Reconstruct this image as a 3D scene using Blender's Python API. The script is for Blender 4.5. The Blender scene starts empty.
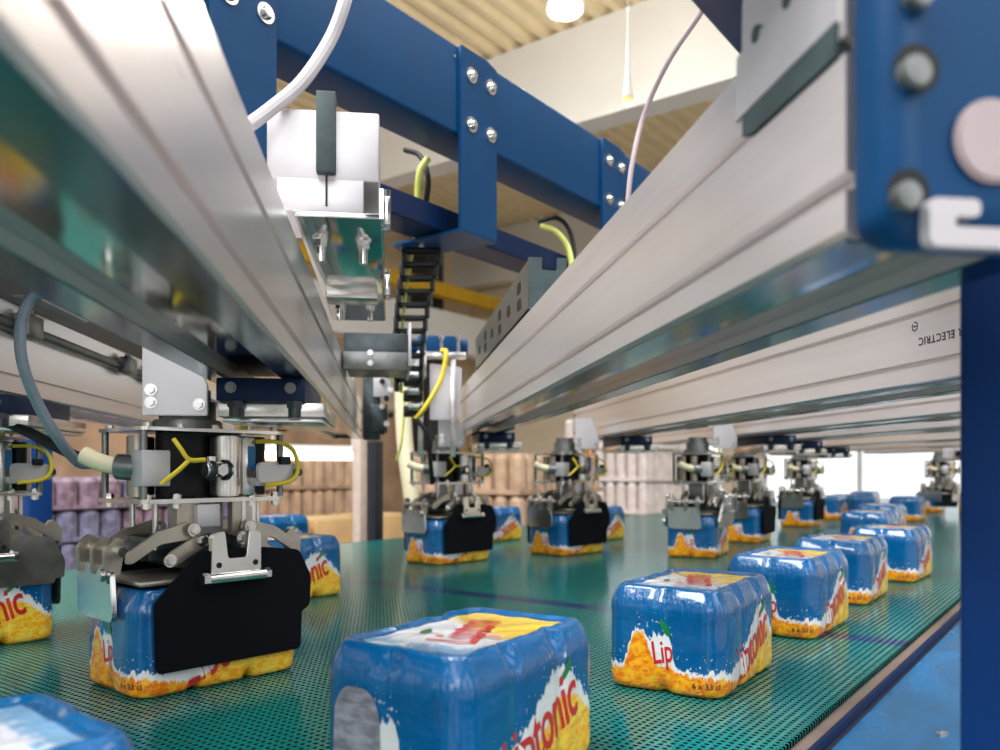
import bpy, bmesh, math, random
from mathutils import Vector, Matrix
random.seed(4)
PI = math.pi
SC = bpy.context.scene
COL = SC.collection
# ------------------------------------------------------------------ camera, world, exposure
F, HZ, ZC = 823.0, 470.0, 0.26           # focal length in pixels, horizon row, lens height above the belt (z = 0)
cd = bpy.data.cameras.new('camera'); cam = bpy.data.objects.new('camera', cd); COL.objects.link(cam)
cam.location = (0, 0, ZC); cam.rotation_euler = (PI/2, 0, 0)
cd.sensor_width = 36; cd.lens = F*36/1000; cd.shift_y = (HZ-375)/1000; cd.clip_start = .01; cd.clip_end = 200
cd.dof.use_dof = True; cd.dof.focus_distance = .98; cd.dof.aperture_fstop = 5.6
SC.camera = cam
w = bpy.data.worlds.new('world'); SC.world = w; w.use_nodes = True
def build_world():
    nt = w.node_tree; bg = nt.nodes['Background']; tc = nt.nodes.new('ShaderNodeTexCoord'); x, y, z = xyz(nt, S(nt, tc.outputs['Generated']))
    fwd = (x*.45+y*.89).step(.35, .6)                                  # daylight beyond the far windows
    az = y.op('ARCTAN2', x); bays = (az*(7/PI)).op('FRACT').op('SUBTRACT', .5).abs().step(.2, .24)      # invented bright bays all round, for contrast in the metal
    roof = ((x*.6+y*.8)/z.op('MAXIMUM', .05)*1.1).op('FRACT').op('SUBTRACT', .5).abs().step(.17, .21)   # invented bright strips overhead, likewise for reflections
    side = z.step(.02, .06)*(1.-z.step(.5, .54))
    v = side*(bays*1.7+.35)+z.step(.5, .54)*(roof*2.6+.6)+(1.-z.step(.02, .06))*.42
    v = v*(x.step(-.7, .05)*.6+.4)*(1.-fwd)+fwd*1.5
    c = mix(nt, z.step(-.1, .1), (.86, .78, .7, 1), (.93, .97, 1, 1))
    m = nt.nodes.new('ShaderNodeVectorMath'); m.operation = 'SCALE'; nt.links.new(c.k, m.inputs[0]); nt.links.new(v.k, m.inputs['Scale'])
    nt.links.new(m.outputs[0], bg.inputs[0]); bg.inputs[1].default_value = WORLD_STRENGTH
WORLD_STRENGTH = 1.1
SC.view_settings.view_transform = 'Standard'; SC.view_settings.look = 'None'
SC.view_settings.exposure = 0.2; SC.view_settings.gamma = 1; SC.view_settings.use_curve_mapping = False
def area(name, loc, target, size, power, col=(1, 1, 1)):
    l = bpy.data.lights.new(name, 'AREA'); l.shape = 'RECTANGLE'; l.size, l.size_y = size; l.energy = power; l.color = col
    o = bpy.data.objects.new(name, l); COL.objects.link(o); o.location = loc
    o.rotation_euler = (Vector(target)-Vector(loc)).to_track_quat('-Z', 'Y').to_euler(); return o
area('skylight_lamp', (2.5, 1.0, 3.6), (.3, 1.6, 0), (3, 3), 45, (1, .98, .96))
area('window_light', (.05, -2.4, 1.5), (.05, 1.2, .3), (1.8, 1.3), 26, (.95, .97, 1))
area('upper_left_fill', (-1.7, .2, 3.4), (.3, 1.2, .4), (2, 2), 250, (.97, .98, 1))  # added fill from the upper left to brighten the R1 face
# ------------------------------------------------------------------ directions
BD = Vector((.596, .803, 0)); CD = Vector((-.803, .596, 0))      # along the conveyor, across it (to the far left)
B_ANG = math.atan2(.803, .596)
MS = .135; M_ANG = math.atan(MS)                                   # the robot axes run slightly to the left
def P(u, v, Y): return Vector(((u-500)*Y/F, Y, ZC+(HZ-v)*Y/F))
# ------------------------------------------------------------------ materials
class S:                                                            # arithmetic on node sockets
    def __init__(s, nt, k): s.nt, s.k = nt, k
    def op(s, o, *a, clamp=False):
        n = s.nt.nodes.new('ShaderNodeMath'); n.operation = o; n.use_clamp = clamp
        for i, x in enumerate((s,)+a):
            if isinstance(x, S): s.nt.links.new(x.k, n.inputs[i])
            else: n.inputs[i].default_value = x
        return S(s.nt, n.outputs[0])
    def __add__(s, o): return s.op('ADD', o)
    __radd__ = __add__
    def __sub__(s, o): return s.op('SUBTRACT', o)
    def __rsub__(s, o): return s.op('MULTIPLY', -1.).op('ADD', o)
    def __mul__(s, o): return s.op('MULTIPLY', o)
    __rmul__ = __mul__
    def __truediv__(s, o): return s.op('DIVIDE', o)
    def abs(s): return s.op('ABSOLUTE')
    def gt(s, o): return s.op('GREATER_THAN', o)
    def step(s, a, b):
        n = s.nt.nodes.new('ShaderNodeMapRange'); n.interpolation_type = 'SMOOTHSTEP'
        for i, x in enumerate((s, a, b)):
            if isinstance(x, S): s.nt.links.new(x.k, n.inputs[i])
            else: n.inputs[i].default_value = x
        return S(s.nt, n.outputs[0])
    def gauss(s, c, w):
        q = (s-c)/w; n = s.nt.nodes.new('ShaderNodeMath'); n.operation = 'POWER'; n.inputs[0].default_value = math.e
        s.nt.links.new((q*q*-1.).k, n.inputs[1]); return S(s.nt, n.outputs[0])
def lin(c): return tuple((x/255/12.92 if x/255 <= .04045 else ((x/255+.055)/1.055)**2.4) for x in c)+(1,)
def mix(nt, f, a, b):
    n = nt.nodes.new('ShaderNodeMix'); n.data_type = 'RGBA'
    for i, x in ((0, f), (6, a), (7, b)):
        if isinstance(x, S): nt.links.new(x.k, n.inputs[i])
        elif isinstance(x, (int, float)): n.inputs[i].default_value = x
        else: n.inputs[i].default_value = x
    return S(nt, n.outputs[2])
def noise(nt, vec, scale, detail=2., stretch=None, rough=.5):
    if stretch:
        mp = nt.nodes.new('ShaderNodeMapping'); mp.inputs['Scale'].default_value = stretch; nt.links.new(vec.k, mp.inputs[0]); vec = S(nt, mp.outputs[0])
    n = nt.nodes.new('ShaderNodeTexNoise'); n.inputs['Scale'].default_value = scale; n.inputs['Detail'].default_value = detail; n.inputs['Roughness'].default_value = rough
    nt.links.new(vec.k, n.inputs['Vector']); return S(nt, n.outputs['Fac'])
def bump(nt, h, strength, dist):
    n = nt.nodes.new('ShaderNodeBump'); n.inputs['Strength'].default_value = strength; n.inputs['Distance'].default_value = dist
    nt.links.new(h.k, n.inputs['Height']); nt.links.new(n.outputs[0], nt.nodes['Principled BSDF'].inputs['Normal'])
def objco(nt):
    t = nt.nodes.new('ShaderNodeTexCoord'); return S(nt, t.outputs['Object'])
def xyz(nt, v):
    n = nt.nodes.new('ShaderNodeSeparateXYZ'); nt.links.new(v.k, n.inputs[0]); return [S(nt, o) for o in n.outputs]
build_world()
MATS = {}
def mat(name, col, rough=.5, metal=0., var=.08, nscale=30., stretch=None, bmp=0., coat=0., emit=0., spec=.5, trans=0.):
    m = bpy.data.materials.new(name); m.use_nodes = True; nt = m.node_tree; b = nt.nodes['Principled BSDF']
    c = lin(col); co = objco(nt); n = noise(nt, co, nscale, 3, stretch)
    dk = tuple(x*(1-var) for x in c[:3])+(1,); lt = tuple(min(1, x*(1+var)) for x in c[:3])+(1,)
    k = mix(nt, n.step(.3, .7), dk, lt); nt.links.new(k.k, b.inputs['Base Color'])
    b.inputs['Metallic'].default_value = metal
    r = n*(.12)+(rough-.06); nt.links.new(r.k, b.inputs['Roughness'])
    b.inputs['Coat Weight'].default_value = coat; b.inputs['Coat Roughness'].default_value = .12
    b.inputs['Specular IOR Level'].default_value = spec; b.inputs['Transmission Weight'].default_value = trans
    if bmp: bump(nt, n, bmp, .001)
    if emit:
        nt.links.new(k.k, b.inputs['Emission Color']); b.inputs['Emission Strength'].default_value = emit
    MATS[name] = m; return m
mat('anodised', (226, 218, 216), .3, .7, .03, 8, (8, .15, 8))
mat('underside_tint', (132, 158, 170), .17, 1, .04, 8, (6, .3, 6))  # cool tint paints the dim teal of the beam undersides
mat('recess_steel', (205, 208, 205), .1, 1, .03, 8, (6, .3, 6))
mat('white_plate', (196, 191, 192), .4, .45, .03)
mat('steel', (212, 208, 202), .24, .95, .1, 40)
mat('bright_steel', (222, 220, 216), .2, 1, .05, 40)
mat('dull_steel', (126, 128, 126), .38, .9, .15, 40)
mat('tan_steel', (178, 168, 154), .32, .8, .1, 30)
mat('dark_steel', (70, 76, 78), .35, .8, .2, 40)
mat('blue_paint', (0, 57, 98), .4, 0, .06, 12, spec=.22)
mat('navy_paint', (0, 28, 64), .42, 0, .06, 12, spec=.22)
mat('column_paint', (0, 42, 92), .45, 0, .06, 5, spec=.2)
mat('pan_paint', (0, 92, 140), .26, 0, .18, 7, (1, 3, 1), spec=.45)
mat('black', (9, 10, 14), .5, 0, .2, 60, spec=.35)
mat('black_pad', (6, 7, 15), .8, 0, .2, 90, None, .15, spec=.15)
mat('rubber', (52, 66, 66), .7, 0, .2, 50, None, .3)
mat('grey_hose', (112, 124, 136), .35, 0, .08, 40, None, 0, .3)
mat('pale_cable', (184, 178, 180), .45, 0, .03)
mat('pinkgrey_cable', (164, 148, 148), .45, 0, .05)
mat('yellow', (222, 196, 40), .45, 0, .06)
mat('lime', (206, 212, 110), .5, 0, .06)
mat('blue_label', (40, 108, 160), .5, 0, .1, 80)
mat('orange_tab', (226, 112, 40), .5, 0, .05)
mat('cream', (224, 212, 176), .6, 0, .05, 6)
mat('wear_strip', (112, 96, 86), .5, 0, .12, 20)
mat('rail_blue', (0, 26, 64), .4, 0, .1, 10, spec=.25)
mat('hall_wall', (246, 230, 200), .8, 0, .04, 1.5)
mat('hall_brown', (204, 166, 134), .5, 0, .25, 1.6)
mat('brown_film', (190, 158, 130), .3, 0, .25, 7)
mat('white_steel', (238, 238, 236), .7, 0, .02, 2)
mat('deck', (248, 230, 190), .6, 0, .05, 3)
mat('crane_yellow', (236, 190, 40), .5, 0, .05, 4)
mat('floor_grey', (164, 156, 150), .4, 0, .15, 2)
mat('post_dark', (28, 32, 38), .4, .3, .1)
mat('post_pale', (206, 186, 172), .4, .3, .06)
mat('carton', (196, 158, 108), .7, 0, .12, 4)
mat('tray_film', (106, 102, 124), .25, 0, .35, 22)
mat('tray_film_red', (124, 102, 114), .25, 0, .4, 22)
mat('bottle_film', (236, 222, 216), .3, 0, .14, 9)
mat('pallet_wood', (176, 136, 96), .7, 0, .2, 6)
mat('lamp_glow', (236, 244, 255), .5, 0, .01, 3, emit=4)
mat('amber_glow', (232, 190, 110), .5, 0, .01, 3, emit=.8)
mat('tube_glow', (255, 238, 214), .5, 0, .01, 3, emit=3)
mat('red_print', (206, 34, 36), .35, 0, .04, coat=.4)
mat('green_print', (16, 120, 58), .35, 0, .05, coat=.4)
mat('dark_print', (32, 30, 40), .5, 0, .05)
mat('bottle_print', (150, 146, 156), .3, 0, .35, 60, (1, 1, 3), 0, .4)
mat('window_glass', (240, 246, 250), .05, 0, .01, trans=1.)
def make_film():
    m = bpy.data.materials.new('printed_film'); m.use_nodes = True; nt = m.node_tree; b = nt.nodes['Principled BSDF']
    co = objco(nt); x, y, z = [q*(1/1.09) for q in xyz(nt, co)]
    n1 = noise(nt, co, 70, 4, (1.3, 1.3, .4), .65)-.5; n2 = noise(nt, co, 230, 3, (1.2, 1.2, .35))-.5; n3 = noise(nt, co, 34, 4)
    mL = y.abs().step(.048, .058); mS = x.abs().step(.08, .092)*(1.-x.gt(0.))
    gx = x.gauss(.03, .05)*mL
    hill = (1.-(y-.025).abs().step(.003, .021))*mS; patch = (1.-(y-.0).abs().step(.008, .018))*mS
    zb = gx*.056+.029+hill*.04+patch*.036*(1.-hill)+n1*.022+n2*.014
    d = zb-z
    wl = x.gauss(-.004, .058)*mL*.03+.003+patch*(1.-hill)*.03+n1*.01
    white = d.step(0., .0025); yel = d.step(wl, wl+.004)
    spk = (noise(nt, co, 260, 1)).step(.66, .7)*d.step(-.022, -.004)
    blue = mix(nt, n3, lin((0, 80, 134)), lin((4, 102, 160)))
    pulp = noise(nt, co, 90, 4, (1, 1, 1.6), .7)
    org = mix(nt, pulp.step(.36, .62), lin((236, 112, 4)), lin((255, 186, 26)))
    lem = mix(nt, pulp.step(.36, .62), lin((250, 168, 8)), lin((255, 218, 76)))
    org = mix(nt, x.step(-.06, .05)*mL, org, lem)
    c = mix(nt, white.op('MAXIMUM', spk*.8), blue, lin((236, 234, 232)))
    c = mix(nt, yel, c, org)
    # printed panel on the top
    inside = z.gt(.1075)*(1.-x.abs().step(.073, .075))*(1.-y.abs().step(.044, .046))
    tl = mix(nt, (x*.9-y*.5+n1*.02).step(.0, .022), lin((232, 232, 236)), lin((248, 206, 72)))
    tl = mix(nt, (x+n1*.06).step(-.05, -.062), tl, lin((130, 176, 214)))
    c = mix(nt, inside, c, tl)
    nt.links.new(c.k, b.inputs['Base Color'])
    b.inputs['Roughness'].default_value = .22; b.inputs['Specular IOR Level'].default_value = .3; b.inputs['Coat Weight'].default_value = .8; b.inputs['Coat Roughness'].default_value = .06
    wr = noise(nt, co, 40, 3, (1, 1, 2.4)); wr2 = noise(nt, co, 120, 2, (2, 2, .4))
    shoulder = z.gauss(.094, .016)
    bump(nt, wr*.5+wr2*(shoulder*.8+.12), .6, .0045)
    MATS['film'] = m
make_film()
def make_belt():
    m = bpy.data.materials.new('belt_mesh'); m.use_nodes = True; nt = m.node_tree; b = nt.nodes['Principled BSDF']
    co = objco(nt); x, y, z = xyz(nt, co)
    p = .0088
    fx = (x/p).op('FRACT')-.5; row = (x/p).op('FLOOR'); sh = (row*.5).op('FRACT')
    fy = (y/p+sh*.0).op('FRACT')-.5
    hole = (1.-fx.abs().step(.24, .34))*(1.-fy.abs().step(.22, .32))
    big = noise(nt, co, 3, 2)
    rib = mix(nt, big, lin((0, 108, 102)), lin((6, 134, 126)))
    stripe = (1.-((x-.0)/1.98+.1995).op('FRACT').op('SUBTRACT', .5).abs().step(.011, .012))
    rib = mix(nt, stripe*.95, rib, lin((36, 52, 112)))
    c = mix(nt, hole, rib, lin((0, 18, 20)))
    nt.links.new(c.k, b.inputs['Base Color']); nt.links.new((hole*.5+.16).k, b.inputs['Roughness'])
    nt.links.new((hole*-.8+.8).k, b.inputs['Specular IOR Level'])
    bump(nt, 1.-hole, .6, .0012)
    MATS['belt'] = m
make_belt()
def make_deckmat(): pass
# ------------------------------------------------------------------ mesh helpers
def add(bm, t):
    me = bpy.data.meshes.new('tmp'); t.to_mesh(me); bm.from_mesh(me); bpy.data.meshes.remove(me); t.free()
def box(bm, c, s, bev=0., R=None, seg=2):
    t = bmesh.new(); bmesh.ops.create_cube(t, size=1, matrix=Matrix.Diagonal((*s, 1)))
    if bev: bmesh.ops.bevel(t, geom=t.edges[:], offset=bev, segments=seg, affect='EDGES', profile=.5)
    M = Matrix.Translation(c)
    if R is not None: M = M @ R.to_4x4()
    t.transform(M); add(bm, t)
def cyl(bm, a, b, r, seg=16, r2=None, bev=0.):
    a, b = Vector(a), Vector(b); d = b-a; t = bmesh.new()
    bmesh.ops.create_cone(t, cap_ends=True, segments=seg, radius1=r, radius2=r if r2 is None else r2, depth=d.length)
    if bev: bmesh.ops.bevel(t, geom=[e for e in t.edges if any(len(f.verts) > 4 for f in e.link_faces)], offset=bev, segments=2, affect='EDGES')
    t.transform(Matrix.Translation((a+b)/2) @ d.to_track_quat('Z', 'Y').to_matrix().to_4x4()); add(bm, t)
def smoothpath(pts, n=8):
    pts = [Vector(p) for p in pts]; q = [2*pts[0]-pts[1]]+pts+[2*pts[-1]-pts[-2]]; out = []
    for i in range(1, len(q)-2):
        for k in range(n):
            t = k/n; a, b, c, d = q[i-1:i+3]
            out.append(.5*((2*b)+(c-a)*t+(2*a-5*b+4*c-d)*t*t+(3*b-a-3*c+d)*t**3))
    out.append(pts[-1]); return out
def tube(bm, pts, r, seg=10, n=8):
    path = smoothpath(pts, n) if n else [Vector(p) for p in pts]; rings = []; up = Vector((.3, .2, .93))
    for i, p in enumerate(path):
        d = (path[min(i+1, len(path)-1)]-path[max(i-1, 0)]).normalized()
        s = d.cross(up); s = s.normalized() if s.length > 1e-4 else d.orthogonal().normalized(); up = s.cross(d).normalized()
        rings.append([bm.verts.new(p+r*(math.cos(2*PI*k/seg)*s+math.sin(2*PI*k/seg)*up)) for k in range(seg)])
    for a, b in zip(rings, rings[1:]):
        for k in range(seg): bm.faces.new((a[k], a[(k+1) % seg], b[(k+1) % seg], b[k]))
    bm.faces.new(rings[0][::-1]); bm.faces.new(rings[-1])
def fillet(pts, r, n=4):
    out = []; N = len(pts)
    for i in range(N):
        p = Vector(pts[i][:2]); a = Vector(pts[i-1][:2])-p; b = Vector(pts[(i+1) % N][:2])-p
        rr = pts[i][2] if len(pts[i]) > 2 else r
        rr = min(rr, a.length*.45, b.length*.45)
        if rr < 1e-5: out.append(p); continue
        p0, p1 = p+a.normalized()*rr, p+b.normalized()*rr
        for k in range(n+1):
            t = k/n; out.append((1-t)**2*p0+2*t*(1-t)*p+t*t*p1)
    return out
AX = {'xz': lambda a, b, d: (a, d, b), 'xy': lambda a, b, d: (a, b, d), 'yz': lambda a, b, d: (d, a, b)}
def prism(bm, pts, d0, d1, plane='xz', r=0., bev=0., M=None):
    q = fillet(pts, r) if r else [Vector(p[:2]) for p in pts]; f = AX[plane]; t = bmesh.new()
    A = [t.verts.new(f(p.x, p.y, d0)) for p in q]; B = [t.verts.new(f(p.x, p.y, d1)) for p in q]; n = len(q)
    t.faces.new(A[::-1]); t.faces.new(B)
    for i in range(n): t.faces.new((A[i], A[(i+1) % n], B[(i+1) % n], B[i]))
    bmesh.ops.recalc_face_normals(t, faces=t.faces[:])
    if bev: bmesh.ops.bevel(t, geom=[e for e in t.edges if any(len(g.verts) > 4 or n == 4 for g in e.link_faces) ], offset=bev, segments=2, affect='EDGES')
    if M is not None: t.transform(M)
    add(bm, t)
def obj(name, bm, m, parent=None, loc=None, rz=None, sharp=35):
    me = bpy.data.meshes.new(name); bmesh.ops.recalc_face_normals(bm, faces=bm.faces[:]); bm.to_mesh(me); bm.free()
    me.materials.append(MATS[m] if isinstance(m, str) else m)
    for p in me.polygons: p.use_smooth = True
    me.set_sharp_from_angle(angle=math.radians(sharp))
    o = bpy.data.objects.new(name, me); COL.objects.link(o); o.parent = parent
    if loc is not None: o.location = loc
    if rz is not None: o.rotation_euler.z = rz
    return o
def tag(o, label, cat, group=None, kind='thing'):
    o['label'] = label; o['category'] = cat; o['kind'] = kind
    if group: o['group'] = group
    return o
def thing(name, label, cat, loc=(0, 0, 0), rz=0., group=None):
    o = bpy.data.objects.new(name, None); o.empty_display_size = .02; COL.objects.link(o); o.location = loc; o.rotation_euler = (0, 0, rz)
    return tag(o, label, cat, group)
def struct(name, bm, m): o = obj(name, bm, m); o['kind'] = 'structure'; return o
def dup(root, loc=None, rz=None, label=None, group=None):
    r = root.copy(); COL.objects.link(r)
    if loc is not None: r.location = loc
    if rz is not None: r.rotation_euler.z = rz
    if label: r['label'] = label
    if group: r['group'] = group
    for ch in list(root.children):
        c = ch.copy(); COL.objects.link(c); c.parent = r
        for g in list(ch.children):
            k = g.copy(); COL.objects.link(k); k.parent = c
    return r
def one(name, fn, m, parent=None, **k):
    bm = bmesh.new(); fn(bm); return obj(name, bm, m, parent, **k)
def text_bm(body, size, shear=0., space=1., ext=0.):
    cu = bpy.data.curves.new('t', 'FONT'); cu.body = body; cu.size = size; cu.shear = shear; cu.space_character = space; cu.align_x = 'CENTER'; cu.resolution_u = 3; cu.extrude = ext
    cu.offset = size*.012
    o = bpy.data.objects.new('t', cu); me = bpy.data.meshes.new_from_object(o); bm = bmesh.new(); bm.from_mesh(me)
    bpy.data.objects.remove(o); bpy.data.curves.remove(cu); bpy.data.meshes.remove(me)
    for v in bm.verts: v.co.y += 0
    return bm
def bolt(bm, p, axis, r=.005, h=.004, washer=True):
    p, axis = Vector(p), Vector(axis).normalized()
    if washer: cyl(bm, p, p+axis*h*.3, r*1.45, 16)
    cyl(bm, p+axis*h*.25, p+axis*h, r, 6 if h > r else 14, bev=r*.12)
# ------------------------------------------------------------------ can packs
HL, HW, PH, RC, KP = .1, .067, .1125, .024, 1.09
def ringpt(s, z, off=0.):
    """a point of the wrapped pack: s runs round it from the middle of the front long side, z is the height"""
    a, b = HL-RC, HW-RC; q = PI*RC/2; per = 4*(a+b)+4*q; s = s % per
    segs = [(a, 0), (q, 1), (2*b, 0), (q, 1), (2*a, 0), (q, 1), (2*b, 0), (q, 1), (a, 0)]
    pos = Vector((0, -HW)); ang = 0.; l = s
    for L, arc in segs:
        t = min(l, L)
        if arc:
            c = pos+RC*Vector((-math.sin(ang), math.cos(ang))); an = ang+t/RC
            pos = c+RC*Vector((math.sin(an), -math.cos(an))); ang = an
        else: pos = pos+t*Vector((math.cos(ang), math.sin(ang)))
        l -= t
        if l <= 1e-9: break
    n = Vector((math.sin(ang), -math.cos(ang)))
    prof = [(0, .0085), (.002, .004), (.006, .001), (.013, 0), (.09, 0), (.0965, .0012), (.1015, .0034), (.1065, .0064), (.1105, .0088), (PH, .0115)]
    ins = prof[-1][1]
    for (z0, i0), (z1, i1) in zip(prof, prof[1:]):
        if z <= z1: ins = i0+(i1-i0)*max(0, (z-z0)/(z1-z0)); break
    dd = .0016+.015*math.exp(-(z/.011)**2)+.0062*math.exp(-((z-.105)/.01)**2)
    ind = 0.
    if abs(n.y) > .5: ind = sum(math.exp(-((pos.x-j)/.0062)**2) for j in (-.033, .033))
    if abs(n.x) > .5: ind = .55*math.exp(-(pos.y/.008)**2)
    k = off-ins-dd*ind-.0006*math.sin(pos.x*120+z*70)*math.sin(pos.y*90+z*110)
    return Vector((pos.x+n.x*k, pos.y+n.y*k, z))
PER = 4*(HL+HW-2*RC)+2*PI*RC
def film_bm():
    bm = bmesh.new(); N = 144; rings = []
    for z in (0, .0012, .0025, .0045, .007, .011, .016, .03, .045, .06, .075, .084, .089, .093, .097, .101, .104, .107, .1092, .111, PH):
        rings.append([bm.verts.new(ringpt(PER*k/N, z)) for k in range(N)])
    top = [v.co.copy() for v in rings[-1]]
    for f, z in ((.975, PH+.0004), (.95, PH-.0002), (.925, PH-.0018), (.89, PH-.0026), (.6, PH-.0026), (.3, PH-.0026)):
        rings.append([bm.verts.new((p.x*f, p.y*f, z+.0008*math.sin(p.x*f*150)*math.sin(p.y*f*150))) for p in top])
    for a, b in zip(rings, rings[1:]):
        for k in range(N): bm.faces.new((a[k], a[(k+1) % N], b[(k+1) % N], b[k]))
    bm.faces.new(rings[0][::-1]); bm.faces.new(rings[-1]); return bm
def wrapped(bm, s0, z0, rot=0., off=.0006, sx=1., sz=1.):
    for v in bm.verts:
        a, b = v.co.x*sx, v.co.y*sz; ca, sa = math.cos(rot), math.sin(rot)
        v.co = ringpt(s0+a*ca-b*sa, z0+a*sa+b*ca, off)
    return bm
def shape_bm(pts, r, n=5):
    """flat outline filled with small triangles so that it can follow the film"""
    q = fillet(pts, r, n); bm = bmesh.new(); bm.faces.new([bm.verts.new((p.x, p.y, 0)) for p in q])
    bmesh.ops.triangulate(bm, faces=bm.faces[:]); bmesh.ops.subdivide_edges(bm, edges=bm.edges[:], cuts=2, use_grid_fill=True); return bm
BRAND = 'Liptonic'
S_SHORT = -(PER/4)                         # middle of the short side that faces -x
def make_pack():
    r = thing('can_pack', 'x', 'can pack')
    obj('film_wrap', film_bm(), 'film', r, sharp=60)
    o = obj('side_word', wrapped(text_bm(BRAND, .058, .18, .92), .008, .024, .36, sx=.66, sz=1.05), 'red_print', r); o['label'] = 'red slanted brand word on the long side'
    o = obj('side_leaf', wrapped(shape_bm([(0, 0), (.006, .012), (.016, .024, .001), (.0195, .018), (.012, .01)], .004), .03, .066), 'green_print', r); o['label'] = 'green leaf above the word'
    o = obj('end_word', wrapped(text_bm('Lip', .034, .2, .95), S_SHORT+.003, .034, .25, sx=.62), 'red_print', r); o['label'] = 'red piece of the brand word on the short side'
    o = obj('end_leaf', wrapped(shape_bm([(0, 0), (-.003, .012), (-.012, .021, .001), (-.0135, .014), (-.007, .004)], .003), S_SHORT+.012, .06), 'green_print', r)
    o = obj('count_print', wrapped(text_bm('6 x 33 cl', .0085, 0, 1.), S_SHORT+.05, .0115, 0), 'dark_print', r); o['label'] = 'small dark can count'
    t = text_bm('Lipton', .046, .15, 1.0)
    ca, sa = math.cos(.36), math.sin(.36)
    for v in t.verts: a, b = v.co.x*.78-.004, v.co.y*1.25-.018; v.co = (a*ca-b*sa, a*sa+b*ca, PH-.0012)
    o = obj('top_word', t, 'red_print', r); o['label'] = 'red brand word on the top panel'
    t = shape_bm([(0, 0), (.012, .007), (.024, .006, .001), (.016, -.001)], .003)
    for v in t.verts: v.co = (v.co.x-.035, v.co.y+.022, PH-.0012)
    obj('top_leaf', t, 'green_print', r)
    for c in r.children: c.data.transform(Matrix.Scale(KP, 4))
    return r
pack0 = make_pack(); used = []
def place(x, y, rz, label, group, z=0.):
    if not used: pack0.location = (x, y, z); pack0.rotation_euler.z = rz; pack0['label'] = label; pack0['group'] = group; used.append(1); return pack0
    return dup(pack0, (x, y, z), rz, label, group)
RA = math.radians
ROWG, HELDG, LOOSEG = 'can packs in a row along the belt edge', 'can packs held by the grippers', 'loose can packs behind the grippers'
p1 = place(-.028, .716, B_ANG+.06, 'large blue and orange can pack nearest the lens, cut off below', ROWG)
BOTTLE = lambda: obj('bottle_picture', wrapped(shape_bm([(-.022, 0, .001), (.022, 0, .001), (.022, .056), (.012, .072), (-.012, .072), (-.022, .056)], .012, 6), S_SHORT-.026, .012, off=.0011), 'bottle_print', p1)
place(.247, 1.046, B_ANG+.05, 'blue and orange can pack standing second in the row from the lens', ROWG)
place(.483, 1.375, B_ANG, 'blue and orange can pack standing third in the row from the lens', ROWG)
place(.703, 1.695, B_ANG+.02, 'blue and orange can pack standing fourth in the row from the lens', ROWG)
place(.957, 2.01, B_ANG-.02, 'blue and orange can pack beside the blue column, fifth in the row', ROWG)
place(1.236, 2.75, B_ANG, 'blue can pack peeping over the fourth and fifth packs of the row', ROWG)
place(1.53, 3.3, B_ANG, 'small blue can pack with white top behind the fifth pack', ROWG)
place(2.13, 4.3, B_ANG, 'distant can pack just left of the steel-jawed gripper beside the column', ROWG)
place(-.305, .4, B_ANG-.1+PI, 'blurred blue can pack top in the bottom left corner', LOOSEG)
place(-.45, 1.69, RA(50), 'can pack on the belt just behind the big gripper', LOOSEG)
place(-.70, 2.48, RA(50), 'can pack peeking out above the one just behind the big gripper', LOOSEG)
place(-.035, 3.05, RA(50), 'can pack behind the gripper under the middle axis', LOOSEG)
place(.36, 3.1, RA(52), 'can pack mostly hidden behind the second black-padded gripper', LOOSEG)
FARG = 'far row of can packs by the window'
for i, (x, y, wd) in enumerate(((1.78, 4.45, 'first'), (1.98, 4.62, 'second'), (2.72, 5.2, 'third'), (2.95, 5.05, 'fourth'), (2.35, 5.3, 'fifth'))):
    place(x, y, B_ANG+.9*(i % 2), 'tiny far can pack before the bright windows, '+wd+' from the left side of that cluster' if i < 2 else
          ('tiny far can pack seen under the gripper beside the column' if i == 2 else 'tiny far can pack touching the blue column in view' if i == 3 else 'tiny far can pack behind the white-topped packs near the windows'), FARG)
# ------------------------------------------------------------------ conveyor
E0 = Vector((.25, .757, 0))                 # a point of the belt's right edge
BW = 1.93
conv = thing('belt_conveyor', 'wide green plastic mesh belt conveyor with blue side frame', 'conveyor', E0, B_ANG)
def grid(bm, x0, x1, y0, y1, z):
    bm.faces.new([bm.verts.new(p) for p in ((x0, y0, z), (x1, y0, z), (x1, y1, z), (x0, y1, z))])
def f(bm): box(bm, (3, BW/2, -.006), (9, BW, .012), 0)
o = one('belt', f, 'belt', conv); o['label'] = 'green perforated belt with a dark blue cross stripe'
def f(bm):
    n = 0; x = -.9
    while x < 4.4: box(bm, (x, -.002, -.006), (.0052, .006, .012)); x += .0088
o = one('belt_edge_teeth', f, 'belt', conv); o['kind'] = 'stuff'
for y0, nm in ((-.012, 'wear_strip'), (BW+.012, 'wear_strip')):
    one(nm, lambda bm: box(bm, (3, y0, -.016), (9, .016, .02), .002), 'wear_strip', conv)
    s = -1 if y0 < 0 else 1
    one('side_rail', lambda bm: box(bm, (3, y0+s*.012, -.02), (9, .005, .036), .001), 'rail_blue', conv)
    one('side_skirt', lambda bm: box(bm, (3, y0+s*.012, -.16), (9, .004, .22)), 'blue_paint', conv)
one('return_pan', lambda bm: box(bm, (3, BW/2, -.2), (9, BW, .01)), 'dark_steel', conv)
for x in (-1.2, 1.8, 4.8):
    for y in (.1, BW-.1): one('leg', lambda bm: box(bm, (x, y, -.55), (.06, .06, .7), .004), 'blue_paint', conv)
pan = thing('drip_pan', 'blue painted sheet pan alongside the belt edge', 'pan', E0-CD*.031, B_ANG)
one('sheet', lambda bm: box(bm, (1.0, -.068, -.014), (4.2, .134, .004)), 'pan_paint', pan)
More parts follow.
